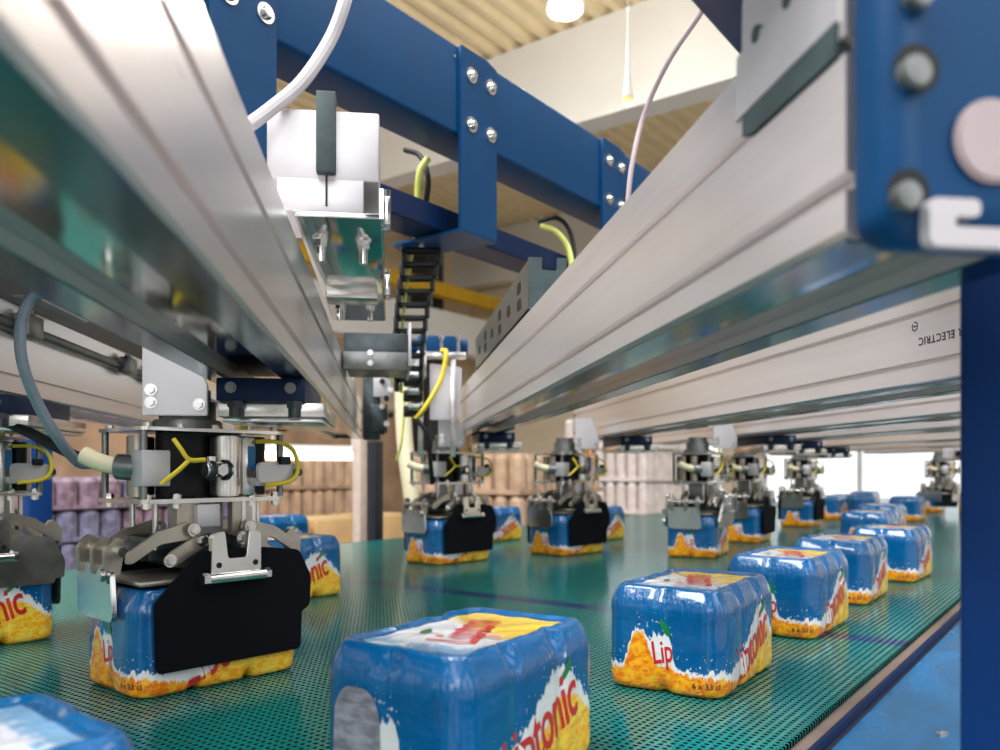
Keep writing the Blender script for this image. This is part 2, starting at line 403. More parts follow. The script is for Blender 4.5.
one('lip', lambda bm: box(bm, (1.0, -.134, -.012), (4.2, .004, .018)), 'rail_blue', pan)
def f(bm): prism(bm, [(-.008, -.003), (.004, -.005), (.009, .001), (.001, .005), (-.006, .003)], -.0006, .0012, 'xy', .001); box(bm, (.002, .001, .0015), (.007, .003, .0016), .0005)
sc = one('foil_scrap', f, 'bright_steel'); sc.location = P(942, 733, .847); sc.location.z = -.0114; sc.rotation_euler.z = .5
tag(sc, 'small torn silver foil scrap lying on the blue pan', 'scrap')
# ------------------------------------------------------------------ robot axes (aluminium beams)
BWD, BH, HB = .115, .133, ZC+.105           # width, height, underside
def beam_profile():
    g, d, ch = .0042, .006, .004; pts = []
    zs = (.026, .088)
    pts += [(0, ch), (0, zs[0]-g), (d, zs[0]-g+.001), (d, zs[0]+g-.001), (0, zs[0]+g), (0, zs[1]-g), (d, zs[1]-g+.001), (d, zs[1]+g-.001), (0, zs[1]+g), (0, BH-ch), (ch, BH)]
    pts += [(.03, BH), (.03, BH-.008), (.085, BH-.008), (.085, BH)]
    r = [(BWD-x, z) for x, z in pts[:11]][::-1]; pts += r
    pts += [(BWD-ch, 0), (.086, 0), (.086, .012), (.029, .012), (.029, 0), (ch, 0)]
    return pts
BEAMS = {}
def beam(key, a0, y0, y1, label):
    """a0: X of the left lower edge at Y = 0; the beam runs from Y = y0 to y1"""
    c = math.cos(M_ANG); L = (y1-y0)/c
    r = thing('linear_axis', label, 'linear axis', (a0-MS*y0, y0, HB), M_ANG, 'aluminium robot axes')
    one('beam_profile', lambda bm: prism(bm, beam_profile(), 0, L, 'xz'), 'anodised', r, sharp=25)
    o = one('recess_cover', lambda bm: box(bm, (BWD/2, L/2, .0105), (.056, L-.02, .0025)), 'recess_steel', r); o['label'] = 'mirror-bright strip in the underside'
    for x in (.0148, BWD-.0148): one('underside_shade', lambda bm: box(bm, (x, L/2, -.0006), (.0265, L-.004, .0016)), 'underside_tint', r)  # added strips, tinted so that the underside looks dark and teal
    one('end_cap', lambda bm: (prism(bm, [(.001, .001), (BWD-.001, .001), (BWD-.001, BH-.001), (.001, BH-.001)], L-.0005, L+.008, 'xz', .006), [bolt(bm, (x, L+.008, z), (0, 1, 0), .004, .003) for x in (.02, .095) for z in (.02, .11)]), 'dark_steel', r)
    BEAMS[key] = (a0, r, y0); return r
L1 = beam('L1', -.2094, -.05, 2.75, 'large pale aluminium axis sweeping in from the top left corner')
L2 = beam('L2', -.645, .12, 2.8, 'shaded aluminium axis behind the top left one, with guide rail')
R1 = beam('R1', .2065, .372, 2.52, 'bright aluminium axis bolted to the rounded blue plate')
R2 = beam('R2', .6565, .80, 2.92, 'aluminium axis with upside-down black lettering')
R3 = beam('R3', 1.06, 1.25, 3.4, 'aluminium axis just beyond the lettered one')
R4 = beam('R4', 1.40, 1.7, 3.6, 'aluminium axis second beyond the lettered one')
R5 = beam('R5', 1.95, 2.2, 4.2, 'thin far aluminium axis third beyond the lettered one')
R6 = beam('R6', 2.5, 2.9, 4.8, 'thin far aluminium axis next to the most distant one')
R7 = beam('R7', 3.12, 3.5, 5.4, 'most distant thin aluminium axis over the far packs')
# lettering on R2 (upside down)
t = text_bm('ER ELECTRIC', .0135, 0, 1.15, .0002)
for v in t.verts: v.co = (-.0004, .178+v.co.x, .058-v.co.y)
# local x = 0 is the left face; seen from the left the beam's +y runs to the left of the picture
for v in t.verts: v.co = (v.co.x-v.co.z*0, v.co.y, v.co.z)
o = obj('lettering', t, 'dark_print', R2); o['label'] = 'black upside-down lettering'
def f(bm):
    for k in range(24):
        a, b = 2*PI*k/24, 2*PI*(k+1)/24
        if k in (3, 4): continue
        bm.faces.new([bm.verts.new((-.0004, .229+rr*math.cos(q), .074+rr*math.sin(q))) for rr, q in ((.006, a), (.0045, a), (.0045, b), (.006, b))])
    box(bm, (-.0004, .229, .074), (.0004, .006, .0015))
one('maker_emblem', f, 'dark_print', R2)
# L2: guide rail, blocks
c = math.cos(M_ANG)
def f(bm): box(bm, (BWD+.006, 1.3, .098), (.012, 2.5, .012), .002)
one('guide_rail', f, 'dark_steel', L2)
for y in (1.05, 1.5, 1.68):
    b = one('rail_block', lambda bm: (box(bm, (BWD+.014, y, .1), (.022, .05, .032), .003), bolt(bm, (BWD+.014, y, .116), (0, 0, 1), .006, .008)), 'dull_steel', L2)
one('sensor_strip', lambda bm: box(bm, (BWD+.02, 1.12, .138), (.03, .2, .002)), 'white_plate', L2)
q2 = thing('cable_duct', 'dark cable duct on top of the shaded axis behind the top left one', 'cable duct', (-.645-MS*.3, .3, HB+BH+.001), M_ANG)
one('channel', lambda bm: box(bm, (.06, .8, .05), (.09, 1.6, .1), .003), 'post_dark', q2)
one('cover', lambda bm: box(bm, (.16, .8, .1025), (.3, 1.6, .005), .001), 'navy_paint', q2)  # widened well past the channel to shade the axis below
for y in (.5, .75, 1.0): one('clip', lambda bm: box(bm, (.107, y, .06), (.006, .03, .05), .001), 'steel', q2)
# ------------------------------------------------------------------ blue crossbeams with hangers
BP = Vector((-.088, 1.73, ZC))              # front face of the crossbeam at its second hanger
cb = thing('frame_crossbeam', 'long blue steel crossbeam running under the ceiling above the axes', 'crossbeam', BP, B_ANG)
def f(bm): box(bm, (1.2, .056, .8), (6.0, .11, .186), .007, seg=3)
one('box_tube', f, 'blue_paint', cb)
one('rivet', lambda bm: cyl(bm, (-.012, .002, .865), (-.012, -.002, .865), .003), 'bright_steel', cb)
tray = thing('cable_tray', 'blue cable tray on the hanger feet below the crossbeam', 'cable tray', BP, B_ANG)
def f(bm):
    box(bm, (.6, .05, .538), (3.4, .003, .05)); box(bm, (.6, .135, .538), (3.4, .003, .05)); box(bm, (.6, .0925, .5145), (3.4, .088, .003))
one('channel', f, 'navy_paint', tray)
def hanger(t, label):
    r = thing('hanger_bracket', label, 'bracket', BP+BD*t, B_ANG, 'blue hanger brackets on the crossbeam')
    def f(bm):
        prism(bm, [(0, .505), (.125, .505), (.125, .885), (.09, .893), (.0, .893)], -.008, 0, 'xz', .004)
    one('plate', f, 'blue_paint', r)
    def f(bm): prism(bm, [(0, -.008), (.125, -.008), (.11, .17), (.045, .21), (0, .19)], .502, .508, 'xy', .006)
    one('foot', f, 'blue_paint', r)
    for x in (.034, .102):
        for z in (.735, .84):
            one('bolt', lambda bm: (cyl(bm, (x, -.008, z), (x, -.011, z), .0165, 20), cyl(bm, (x, -.011, z), (x, -.02, z), .0115, 16, .008, bev=.001)), 'bright_steel', r)
    [one('foot_screw', lambda bm: cyl(bm, (x, .13, .502), (x, .13, .497), .007, 12), 'steel', r) for x in (.03, .08)]
    return r
hanger(-.6, 'blue hanger bracket partly behind the big pale axis, top left')
hanger(0, 'blue hanger bracket with four bolts in the middle, chain below its foot')
hanger(.6, 'blue hanger bracket meeting the bright axis near the pale thin cable')
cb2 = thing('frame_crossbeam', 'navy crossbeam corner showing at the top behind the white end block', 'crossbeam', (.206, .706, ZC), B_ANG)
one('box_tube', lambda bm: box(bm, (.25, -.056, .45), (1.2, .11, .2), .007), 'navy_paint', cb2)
# ------------------------------------------------------------------ columns
def column(x, y, z1, rz, wx, wy, label, m='column_paint'):
    r = thing('frame_column', label, 'column', (x, y, -.9), rz, 'blue machine columns')
    one('tube', lambda bm: box(bm, (0, 0, (z1+.9)/2), (wx, wy, z1+.9), .004), m, r)
    one('base_plate', lambda bm: (box(bm, (0, 0, .006), (wx+.08, wy+.08, .012)), [bolt(bm, (sx*(wx/2+.025), sy*(wy/2+.025), .012), (0, 0, 1), .008, .01) for sx in (-1, 1) for sy in (-1, 1)]), m, r)
    return r
column(.346, .528, ZC+.33, B_ANG, .08, .08, 'dark blue column cutting down the right side of the view')
column(-1.24, 2.2, ZC+.10, B_ANG, .06, .06, 'blue column behind the leftmost gripper')
# ------------------------------------------------------------------ near end of R1: rounded blue plate, white block
ep = thing('end_bracket', 'rounded blue bracket plate with bolts in the upper right corner', 'bracket', (.2065-MS*.362, .362, HB), M_ANG)
def f(bm): box(bm, (.078, -.017, .1), (.172, .036, .225), .0155, seg=5)
one('plate', f, 'blue_paint', ep)
def pl(u, v, Y=.325): return ep.matrix_basis.inverted() @ P(u, v, Y)
yy = -.035
for u, v, rr, rec in ((912, 74, .0062, 1), (903, 198, .0056, 1), (916, -4, .0056, 0)):
    q = pl(u, v)
    if rec: one('recess_shadow', lambda bm: cyl(bm, (q.x+.0035, yy, q.z+.0035), (q.x+.0035, yy-.0005, q.z+.0035), rr*1.6, 24), 'black', ep)  # black disc paints the shadow in the bolt's counterbore
    one('bolt', lambda bm: (cyl(bm, (q.x, yy, q.z), (q.x, yy-.007, q.z), rr, 24, bev=.001), cyl(bm, (q.x, yy-.007, q.z), (q.x, yy-.0074, q.z), rr*.45, 6)), 'dull_steel', ep)
q = pl(1002, 136)
one('round_boss', lambda bm: cyl(bm, (q.x, yy, q.z), (q.x, yy-.004, q.z), .017, 32, bev=.0015), 'pinkgrey_cable', ep)
q = pl(925, 222)
def f(bm): prism(bm, [(q.x, q.z-.01), (q.x+.06, q.z-.01), (q.x+.06, q.z-.002), (q.x+.011, q.z-.002), (q.x+.011, q.z+.002), (q.x+.022, q.z+.002), (q.x+.022, q.z+.009), (q.x, q.z+.009)], yy-.006, yy, 'xz', .004)
one('hook_clamp', f, 'pale_cable', ep)
wb = thing('end_block', 'white aluminium block with holes on the near end of the bright axis', 'block', (.2065-MS*.378, .378, HB+BH+.001), M_ANG)
def f(bm): prism(bm, [(0, 0, .001), (.108, 0, .008), (.108, .04, .02), (.085, .1, .01), (0, .1, .002)], .001, BWD-.004, 'yz', .004, .0015)
one('block', f, 'white_plate', wb)
for y, z in ((.046, .0035), (.0825, .0045)):
    one('hole', lambda bm: cyl(bm, (-.0022, y, z), (.002, y, z), .0048, 20), 'rubber', wb)
one('side_plate', lambda bm: prism(bm, [(0, -.033), (.11, -.033), (.108, .004), (0, .004)], -.0016, 0, 'yz'), 'white_plate', wb)
one('slot_shade', lambda bm: prism(bm, [(.0, -.049), (.085, -.049), (.1, -.046), (.1, -.035), (.0, -.033)], -.0018, .003, 'yz'), 'rubber', wb)  # dark plate painted as the shaded inside of the open groove
# ------------------------------------------------------------------ U-shaped cable duct on R1
r1 = (.2065, 1.22)
ud = thing('cable_duct', 'grey slotted duct on top of the bright axis with notched end plate', 'cable duct', (.2065-MS*1.22, 1.22, HB+BH), M_ANG)
Ld = .75
def f(bm): box(bm, (.0015, Ld/2, .037), (.003, Ld, .074)); box(bm, (.0555, Ld/2, .037), (.003, Ld, .074)); box(bm, (.0285, Ld/2, .0015), (.057, Ld, .003))
one('channel', f, 'dull_steel', ud)
one('end_plate', lambda bm: prism(bm, [(0, 0), (.057, 0), (.057, .077), (.043, .077), (.043, .058), (.02, .058), (.02, .077), (0, .077)], -.004, 0, 'xz', .001), 'rubber', ud)
for k in range(6):
    for z in ((.036,) if k % 2 else (.024, .05)):
        one('slot', lambda bm: prism(bm, [(.07+k*.115, z-.009), (.105+k*.115, z-.009), (.105+k*.115, z+.009), (.07+k*.115, z+.009)], -.0008, .0005, 'yz', .008), 'black', ud)
# ------------------------------------------------------------------ drive unit beside L1
dx = BWD+.002
dr = thing('drive_unit', 'white drive box on a long plate beside the top left axis', 'drive unit', (-.2094-MS*.8, .8, ZC+.2576), M_ANG)
one('housing', lambda bm: box(bm, (.143, .055, .066), (.11, .11, .07), .0025), 'white_plate', dr)
one('lower_block', lambda bm: box(bm, (.14, .05, .016), (.085, .1, .033), .0015), 'white_plate', dr)
def f(bm): box(bm, (.146, -.006, .075), (.019, .012, .08), .002); box(bm, (.146, .004, .1135), (.019, .03, .004), .001)
o = one('strap', f, 'rubber', dr); o['label'] = 'dark rubber strap over the front'
one('seam', lambda bm: box(bm, (.146, -.0012, .02), (.002, .002, .03)), 'black', dr)
def f(bm): box(bm, (.157, .285, -.003), (.086, .57, .006), .001); box(bm, (.2, .285, .01), (.004, .57, .03))
one('mount_plate', f, 'recess_steel', dr)
for x, y in ((.135, .07), (.18, .075), (.135, .42), (.18, .42)):
    one('hanging_bolt', lambda bm: (cyl(bm, (x, y, -.006), (x, y, -.009), .009, 18), cyl(bm, (x, y, -.009), (x, y, -.017), .0075, 6), cyl(bm, (x, y, -.017), (x, y, -.033), .0048, 14)), 'bright_steel', dr)
one('cross_block', lambda bm: box(bm, (.157, .33, -.014), (.07, .05, .018), .002), 'steel', dr)
for z, y in ((.012, .04), (.006, .36)):
    one('side_fitting', lambda bm: (box(bm, (.205, y, z), (.008, .03, .03), .002), cyl(bm, (.205, y-.008, z-.02), (.205, y-.008, z+.022), .005, 10)), 'bright_steel', dr)
b2 = thing('valve_box', 'dark flat valve box hung beside the top left axis behind the drive', 'valve box', (-.2094-MS*1.6-.014, 1.6, ZC+.2), M_ANG)
one('case', lambda bm: box(bm, (.196, .12, .04), (.126, .24, .062), .002), 'dark_steel', b2)
one('face_plate', lambda bm: box(bm, (.196, -.004, .015), (.126, .008, .035), .001), 'dull_steel', b2)
one('edge_strip', lambda bm: box(bm, (.262, .1, .045), (.006, .26, .085), .001), 'white_plate', b2)
one('knob', lambda bm: [cyl(bm, (.185, -.012, z), (.185, -.004, z), .006, 12) for z in (.01, .03)], 'steel', b2)
# clutter under and behind: valve terminal at far end of L1
vt = thing('valve_terminal', 'dark valve terminal with knobs and tubes at the far end of the top left axis', 'valve terminal', P(372, 440, 2.4), M_ANG)
one('body', lambda bm: (box(bm, (0, 0, .1), (.05, .1, .2), .004), box(bm, (.02, -.03, .06), (.05, .06, .08), .003)), 'dark_steel', vt)
one('cover', lambda bm: box(bm, (.03, -.055, .165), (.05, .02, .09), .002), 'white_plate', vt)
for i in range(8):
    one('knob', lambda bm: cyl(bm, (.03+.012*(i % 3), -.075, .02+.024*i), (.03+.012*(i % 3), -.05, .02+.024*i), .008, 12), 'steel' if i % 2 else 'black', vt)
one('tube', lambda bm: tube(bm, [(.06, -.06, .18), (.09, -.07, .12), (.085, -.06, .0), (.07, -.05, -.06)], .004), 'lime', vt)
# manifold at far end of R1
mf = thing('manifold', 'silver manifold with pins and yellow tube at the far end of the bright axis', 'manifold', P(441, 420, 2.2), M_ANG)
one('plate', lambda bm: prism(bm, [(-.03, 0), (.05, 0), (.055, .14), (-.03, .15)], -.01, .0, 'xz', .006), 'white_plate', mf)
one('top_bar', lambda bm: (box(bm, (0, -.015, .17), (.13, .03, .018), .002), box(bm, (-.06, -.01, .14), (.04, .05, .06), .003)), 'steel', mf)
one('motor', lambda bm: (box(bm, (.0, .1, .21), (.12, .1, .05), .006), cyl(bm, (-.08, .1, .21), (.08, .1, .21), .022)), 'blue_paint', mf)
for x in (-.045, .0, .045): one('pin', lambda bm: (cyl(bm, (x, -.02, .16), (x, -.02, .215), .004, 10), cyl(bm, (x, -.02, .212), (x, -.02, .222), .008, 10)), 'bright_steel', mf)
for x in (-.055, .03): one('post', lambda bm: box(bm, (x, -.02, .03), (.014, .014, .26), .001), 'steel', mf)
one('black_coil', lambda bm: [box(bm, (-.075, -.03, z), (.05, .05, .028), .004) for z in (.02, .06, .1)], 'black', mf)
one('fitting', lambda bm: [cyl(bm, (-.09, -.058, z), (-.06, -.055, z), .01, 12) for z in (.03, .07, .11)], 'steel', mf)
one('yellow_tube', lambda bm: tube(bm, [(.0, -.04, .18), (.01, -.06, .17), (-.005, -.06, .1), (-.045, -.06, .03), (-.07, -.05, .0)], .006), 'yellow', mf)
one('black_tube', lambda bm: tube(bm, [(-.07, -.05, .0), (-.04, -.06, -.04), (-.03, -.05, -.12), (-.025, -.03, -.17)], .006), 'black', mf)
ch = thing('energy_chain', 'black ladder-like energy chain hanging below the middle hanger foot', 'energy chain', (0, 0, 0))
A0, A1 = P(423, 251, 1.87), P(409, 392, 2.05)
n = 11
for k in range(n):
    t0 = k/n; p = A0.lerp(A1, t0)+Vector((-.012*math.sin(t0*PI), 0, 0)); q = A0.lerp(A1, (k+.86)/n)+Vector((-.012*math.sin((k+.86)/n*PI), 0, 0))
    R = (q-p).to_track_quat('Z', 'Y').to_matrix(); wdt = .078-.02*t0
    def f(bm):
        mid = (p+q)/2; L = (q-p).length
        for s in (-1, 1): box(bm, mid+Vector((s*wdt/2, 0, 0)), (.01, .03, L*1.12), .002)
        box(bm, p+Vector((0, -.012, 0)), (wdt, .004, L*.36), .001)
        box(bm, p+Vector((0, .012, 0)), (wdt, .004, L*.36), .001)
    one('chain_link', f, 'black', ch)
one('inner_cable', lambda bm: [tube(bm, [A0+Vector((d, .004, .03)), A0.lerp(A1, .5)+Vector((d-.012, .004, 0)), A1+Vector((d, .004, 0))], .004) for d in (-.02,)], 'lime', ch)
# ------------------------------------------------------------------ cables
def cable(name, pts, r, m, label, cat='cable', group=None):
    o = one(name, lambda bm: tube(bm, pts, r), m); return tag(o, label, cat, group)
cable('hose', [BP+BD*-.35+CD*.05+Vector((0, 0, .893)), BP+BD*-.35+CD*.04+Vector((0, 0, 1.02)), P(335, -170, 1.2), P(350, -110, .95), P(353, -45, .86), P(345, 0, .84), P(330, 40, .84), P(302, 82, .82), P(272, 108, .8), P(248, 126, .78)], .0068, 'pale_cable', 'thick pale grey hose curving down onto the top left axis', 'hose')
cable('cable', [Vector((.395, .96, .73)), P(775, -40, 1.08), P(728, -30, 1.2), P(700, 14, 1.25), P(668, 62, 1.3), P(644, 115, 1.35), P(632, 165, 1.35), P(627, 210, 1.35)], .0043, 'pinkgrey_cable', 'thin pinkish grey cable arching before the ceiling girder')
cable('hose', [P(56, 298, 1.0), P(44, 293, 1.0), P(30, 300, 1.0), P(21, 325, 1.0), P(22, 360, 1.0), P(36, 400, 1.02), P(58, 438, 1.04), P(78, 462, 1.07), P(92, 464, 1.08)], .0068, 'grey_hose', 'dark grey hose looping down at the left to the big gripper', 'hose')
cable('cable', [P(-20, 410, 1.15), P(20, 428, 1.12), P(55, 446, 1.1), P(90, 463, 1.08)], .0075, 'black', 'black cable sagging across to the big gripper from the left edge')
cable('cable', [P(428, 158, 1.82), P(420, 172, 1.82), P(418, 196, 1.84), P(418, 226, 1.86), P(421, 246, 1.88)], .008, 'lime', 'lime yellow cable dropping through the foot of the middle hanger')
cable('cable', [P(405, 150, 1.9), P(420, 156, 1.86), P(428, 178, 1.84), P(426, 205, 1.85), P(424, 236, 1.87)], .006, 'black', 'black cable beside the lime one above the energy chain')
cable('cable', [P(540, 226, 2.15), P(556, 232, 2.15), P(568, 248, 2.14), P(573, 275, 2.12)], .008, 'lime', 'lime yellow cable dropping behind the slotted duct')
cable('cable', [P(538, 222, 2.2), P(556, 218, 2.2), P(568, 228, 2.18), P(574, 250, 2.16), P(572, 275, 2.14)], .006, 'black', 'black cable arching over the lime one near the third hanger')
# ------------------------------------------------------------------ grippers
GA = RA(48); HR = GA-M_ANG                # the head follows the pack, the carriage follows the axis
def make_gripper():
    r = thing('gripper', 'x', 'gripper')
    def part(name, fn, m, par=None, head=True, label=None):
        o = one(name, fn, m, par or r)
        if par is None and head: o.rotation_euler.z = HR
        if label: o['label'] = label
        return o
    # carriage (frame of the axis): x = 0 stem, beam's left face at x = .017
    part('carriage', lambda bm: box(bm, (.084, -.042, .349), (.096, .215, .026), .002), 'navy_paint', head=False)
    for x in (.052, .116): part('carriage_screw', lambda bm: (cyl(bm, (x, -.1495, .351), (x, -.1515, .351), .0062, 16), cyl(bm, (x, -.1515, .351), (x, -.154, .351), .004, 6)), 'dull_steel', head=False)
    part('carriage_plate', lambda bm: (box(bm, (.094, -.032, .3275), (.116, .215, .016), .001), box(bm, (.094, -.028, .3165), (.11, .2, .005), .001)), 'steel', head=False)
    for x in (.056, .12): part('carriage_bolt', lambda bm: (cyl(bm, (x, -.145, .3365), (x, -.145, .329), .0092, 6, bev=.0006), cyl(bm, (x, -.145, .329), (x, -.145, .318), .007, 16)), 'dark_steel', head=False)
    part('bracket_plate', lambda bm: prism(bm, [(-.06, .325), (.014, .325), (.014, .36), (-.01, .418), (-.06, .418)], -.066, -.056, 'xz', .003, .001), 'white_plate', head=False)
    for x, z in ((-.05, .355), (-.05, .34), (.005, .338)): part('bracket_bolt', lambda bm: bolt(bm, (x, -.066, z), (0, -1, 0), .005, .006), 'bright_steel', head=False)
    part('swivel_motor', lambda bm: (cyl(bm, (-.01, 0, .31), (-.01, 0, .322), .042, 28, bev=.002), cyl(bm, (-.01, 0, .322), (-.01, 0, .345), .034, 28), cyl(bm, (-.01, 0, .345), (-.01, 0, .36), .028, 20)), 'dull_steel')
    part('motor_tab', lambda bm: box(bm, (.035, -.055, .317), (.011, .004, .018)), 'yellow')
    part('orange_tab', lambda bm: box(bm, (.11, -.02, .317), (.016, .012, .01)), 'orange_tab')
    part('top_plate', lambda bm: prism(bm, [(-.098, -.06), (.094, -.06), (.094, .06), (-.098, .06)], .306, .31, 'xy', .012), 'bright_steel')
    for x in (-.085, -.045, 0, .045, .082):
        for y in (-.05, .05): part('top_screw', lambda bm: cyl(bm, (x, y, .31), (x, y, .315), .005, 10), 'steel')
    part('middle_plate', lambda bm: prism(bm, [(-.098, -.06), (.094, -.06), (.094, .06), (-.098, .06)], .221, .226, 'xy', .012), 'steel')
    for x in (-.086, -.05, .05, .084):
        for y in (-.05, .05): part('nut', lambda bm: (cyl(bm, (x, y, .221), (x, y, .215), .0055, 6), cyl(bm, (x, y, .226), (x, y, .231), .0055, 6), cyl(bm, (x, y, .214), (x, y, .232), .003, 8)), 'bright_steel')
    for x, y in ((-.09, -.052), (.09, -.052), (-.09, .052), (.09, .052)):
        part('spacer_post', lambda bm: cyl(bm, (x, y, .226), (x, y, .306), .0042, 14), 'dull_steel')
    part('drive_core', lambda bm: (cyl(bm, (-.005, .01, .226), (-.005, .01, .306), .038, 26), box(bm, (-.04, -.03, .266), (.04, .03, .08), .003), box(bm, (.05, .02, .27), (.03, .05, .07), .003)), 'black')
    pc = part('air_cylinder', lambda bm: (cyl(bm, (.018, -.043, .228), (.018, -.043, .302), .019, 28, bev=.002), box(bm, (.042, -.043, .265), (.018, .03, .075), .003)), 'steel')
    part('label_strip', lambda bm: box(bm, (.045, -.0585, .275), (.01, .0012, .03)), 'blue_label', pc)
    for x, y in ((-.075, -.005), (-.062, .03)): part('side_cylinder', lambda bm: cyl(bm, (x, y, .228), (x, y, .302), .011, 18, bev=.001), 'tan_steel')
    part('valve_block', lambda bm: box(bm, (-.078, -.044, .262), (.034, .03, .042), .002), 'white_plate')
    part('hose_elbow', lambda bm: (tube(bm, [(-.125, .028, .278), (-.11, .01, .268), (-.09, -.02, .262)], .0105, 14), cyl(bm, (-.095, -.014, .263), (-.082, -.03, .262), .013, 16)), 'cream')
    part('hose_collar', lambda bm: cyl(bm, (-.1, -.008, .264), (-.084, -.026, .262), .0152, 18), 'dull_steel')
    vv = part('flow_valve', lambda bm: (cyl(bm, (-.028, -.076, .26), (.006, -.076, .26), .0095, 20, bev=.001), cyl(bm, (-.012, -.09, .26), (-.012, -.055, .26), .0075, 6), cyl(bm, (-.02, -.076, .26), (-.02, -.076, .276), .006, 12)), 'bright_steel')
    for x in (-.024, -.004): part('valve_knob', lambda bm: cyl(bm, (x, -.076, .26), (x+.005, -.076, .26), .0125, 18), 'dark_steel', vv)
    part('black_cylinder', lambda bm: cyl(bm, (.068, -.03, .228), (.068, -.03, .303), .0115, 20, bev=.001), 'black')
    part('grey_cylinder', lambda bm: cyl(bm, (.084, .0, .228), (.084, .0, .303), .011, 20, bev=.001), 'tan_steel')
    part('yellow_tube', lambda bm: [tube(bm, q, .0027, 8) for q in ([(-.066, -.075, .296), (-.06, -.08, .285), (-.05, -.082, .272), (-.03, -.08, .272)], [(-.05, -.082, .272), (-.062, -.08, .26), (-.078, -.07, .244)])], 'yellow')
    part('side_tube', lambda bm: tube(bm, [(.05, -.06, .296), (.075, -.068, .296), (.092, -.078, .286), (.096, -.084, .262), (.084, -.084, .246), (.05, -.082, .241)], .0028, 8), 'yellow')
    ab = part('arm_bracket', lambda bm: (prism(bm, [(.042, .243), (.09, .243), (.106, .25), (.106, .264), (.09, .27), (.042, .27)], -.078, -.072, 'xz', .008, .0008), box(bm, (.058, -.06, .245), (.03, .03, .01), .001)), 'white_plate')
    part('bracket_pin', lambda bm: cyl(bm, (.098, -.084, .257), (.098, -.071, .257), .005, 14), 'dark_steel', ab)
    part('tube_fitting', lambda bm: box(bm, (.078, -.081, .272), (.014, .008, .01), .001), 'black', ab)
    # lower works
    for x in (-.066, .07):
        for y in (-.03, .03): part('guide_rod', lambda bm: cyl(bm, (x, y, .165), (x, y, .222), .0036, 12), 'bright_steel')
    for x in (-.04, -.02): part('side_cylinder', lambda bm: cyl(bm, (x, .048, .228), (x, .048, .302), .009, 18, bev=.001), 'dull_steel')
    part('hub_block', lambda bm: (box(bm, (-.014, -.048, .205), (.03, .026, .028), .002), box(bm, (0, 0, .2), (.05, .05, .045), .002)), 'white_plate')
    part('piston_rod', lambda bm: [cyl(bm, (x, -.05, .16), (x, -.05, .222), .0042, 12) for x in (.038, .052)], 'bright_steel')
    part('pressure_plate', lambda bm: box(bm, (0, 0, .1295), (.196, .124, .006), .002), 'tan_steel')
    part('core_frame', lambda bm: (box(bm, (0, 0, .166), (.15, .06, .03), .006), box(bm, (0, 0, .15), (.07, .12, .02), .004)), 'dark_steel')
    for s in (-1, 1):
        part('lug', lambda bm: prism(bm, [(s*.022, .178), (s*.05, .178), (s*.05, .222), (s*.022, .222)], -.052, -.04, 'xz', .003), 'tan_steel')
        for y0 in (-.05, .035):
            part('upper_arm', lambda bm: prism(bm, [(s*.03, .188), (s*.036, .199), (s*.078, .188), (s*.112, .166), (s*.113, .154), (s*.106, .154), (s*.074, .174), (s*.036, .178)], y0-.0105, y0-.004, 'xz', .005, .0006), 'tan_steel')
            la = part('lower_arm', lambda bm: prism(bm, [(s*.02, .178), (s*.026, .186), (s*.066, .164), (s*.071, .152), (s*.062, .146), (s*.024, .168)], y0-.018, y0-.012, 'xz', .005, .0006), 'tan_steel')
            for x, z in ((.037, .189), (.026, .176), (.066, .155)): part('pivot_bolt', lambda bm: bolt(bm, (s*x, y0-.017, z), (0, -1, 0), .0054, .0065), 'bright_steel', la)
    # jaws: left (steel) and right, front and back
    lj = part('end_jaw', lambda bm: prism(bm, [(-.038, .086), (.062, .086), (.064, .15), (-.03, .15)], -.119, -.113, 'yz', .012, .0008), 'bright_steel', label='polished steel jaw')
    for y in (-.03, .005, .045): part('jaw_knuckle', lambda bm: [prism(bm, [(-.123, .138), (-.107, .138), (-.1, .176), (-.11, .184), (-.124, .17)], y, y+.01, 'xz', .006, .0008) ], 'tan_steel', lj)
    part('jaw_bolt', lambda bm: (bolt(bm, (-.119, -.02, .14), (-1, 0, 0), .008, .008), cyl(bm, (-.108, -.04, .166), (-.108, .065, .166), .006, 12)), 'bright_steel', lj)
    rj = part('end_jaw', lambda bm: prism(bm, [(-.06, .05), (.06, .05), (.064, .15), (-.064, .15)], .113, .118, 'yz', .012, .0008), 'dark_steel', label='dark steel jaw')
    for y in (-.05, .03): part('jaw_knuckle', lambda bm: [prism(bm, [(.107, .138), (.123, .138), (.124, .17), (.11, .184), (.1, .176)], y, y+.01, 'xz', .006, .0008) ], 'tan_steel', rj)
    for s in (-1, 1):
        fj = part('side_jaw', lambda bm: prism(bm, [(-.09, .03, .008), (.1, .03, .008), (.102, .078, .004), (.114, .084, .006), (.116, .122), (.098, .158), (.04, .165), (-.04, .165), (-.06, .142), (-.092, .11, .004)], s*.079, s*.085, 'xz', .008, .0008), 'black_pad', label='black coated jaw plate')
        hb = part('hinge_bracket', lambda bm: (prism(bm, [(-.03, .128), (.036, .128), (.036, .184), (.02, .188), (.016, .155), (-.008, .155), (-.012, .188), (-.028, .184)], s*.086, s*.095, 'xz', .004, .0008),), 'bright_steel', fj)
        for x in (-.02, .028): part('hinge_hole', lambda bm: cyl(bm, (x, s*.0945, .148), (x, s*.0956, .148), .0035, 12), 'black', fj)
        hp = part('hinge_pin', lambda bm: (cyl(bm, (-.034, s*.096, .133), (.04, s*.096, .133), .0065, 16), cyl(bm, (-.042, s*.096, .133), (-.034, s*.096, .133), .0075, 6), cyl(bm, (.04, s*.096, .133), (.046, s*.096, .133), .0075, 6)), 'bright_steel', fj)
    return r
g0 = make_gripper()
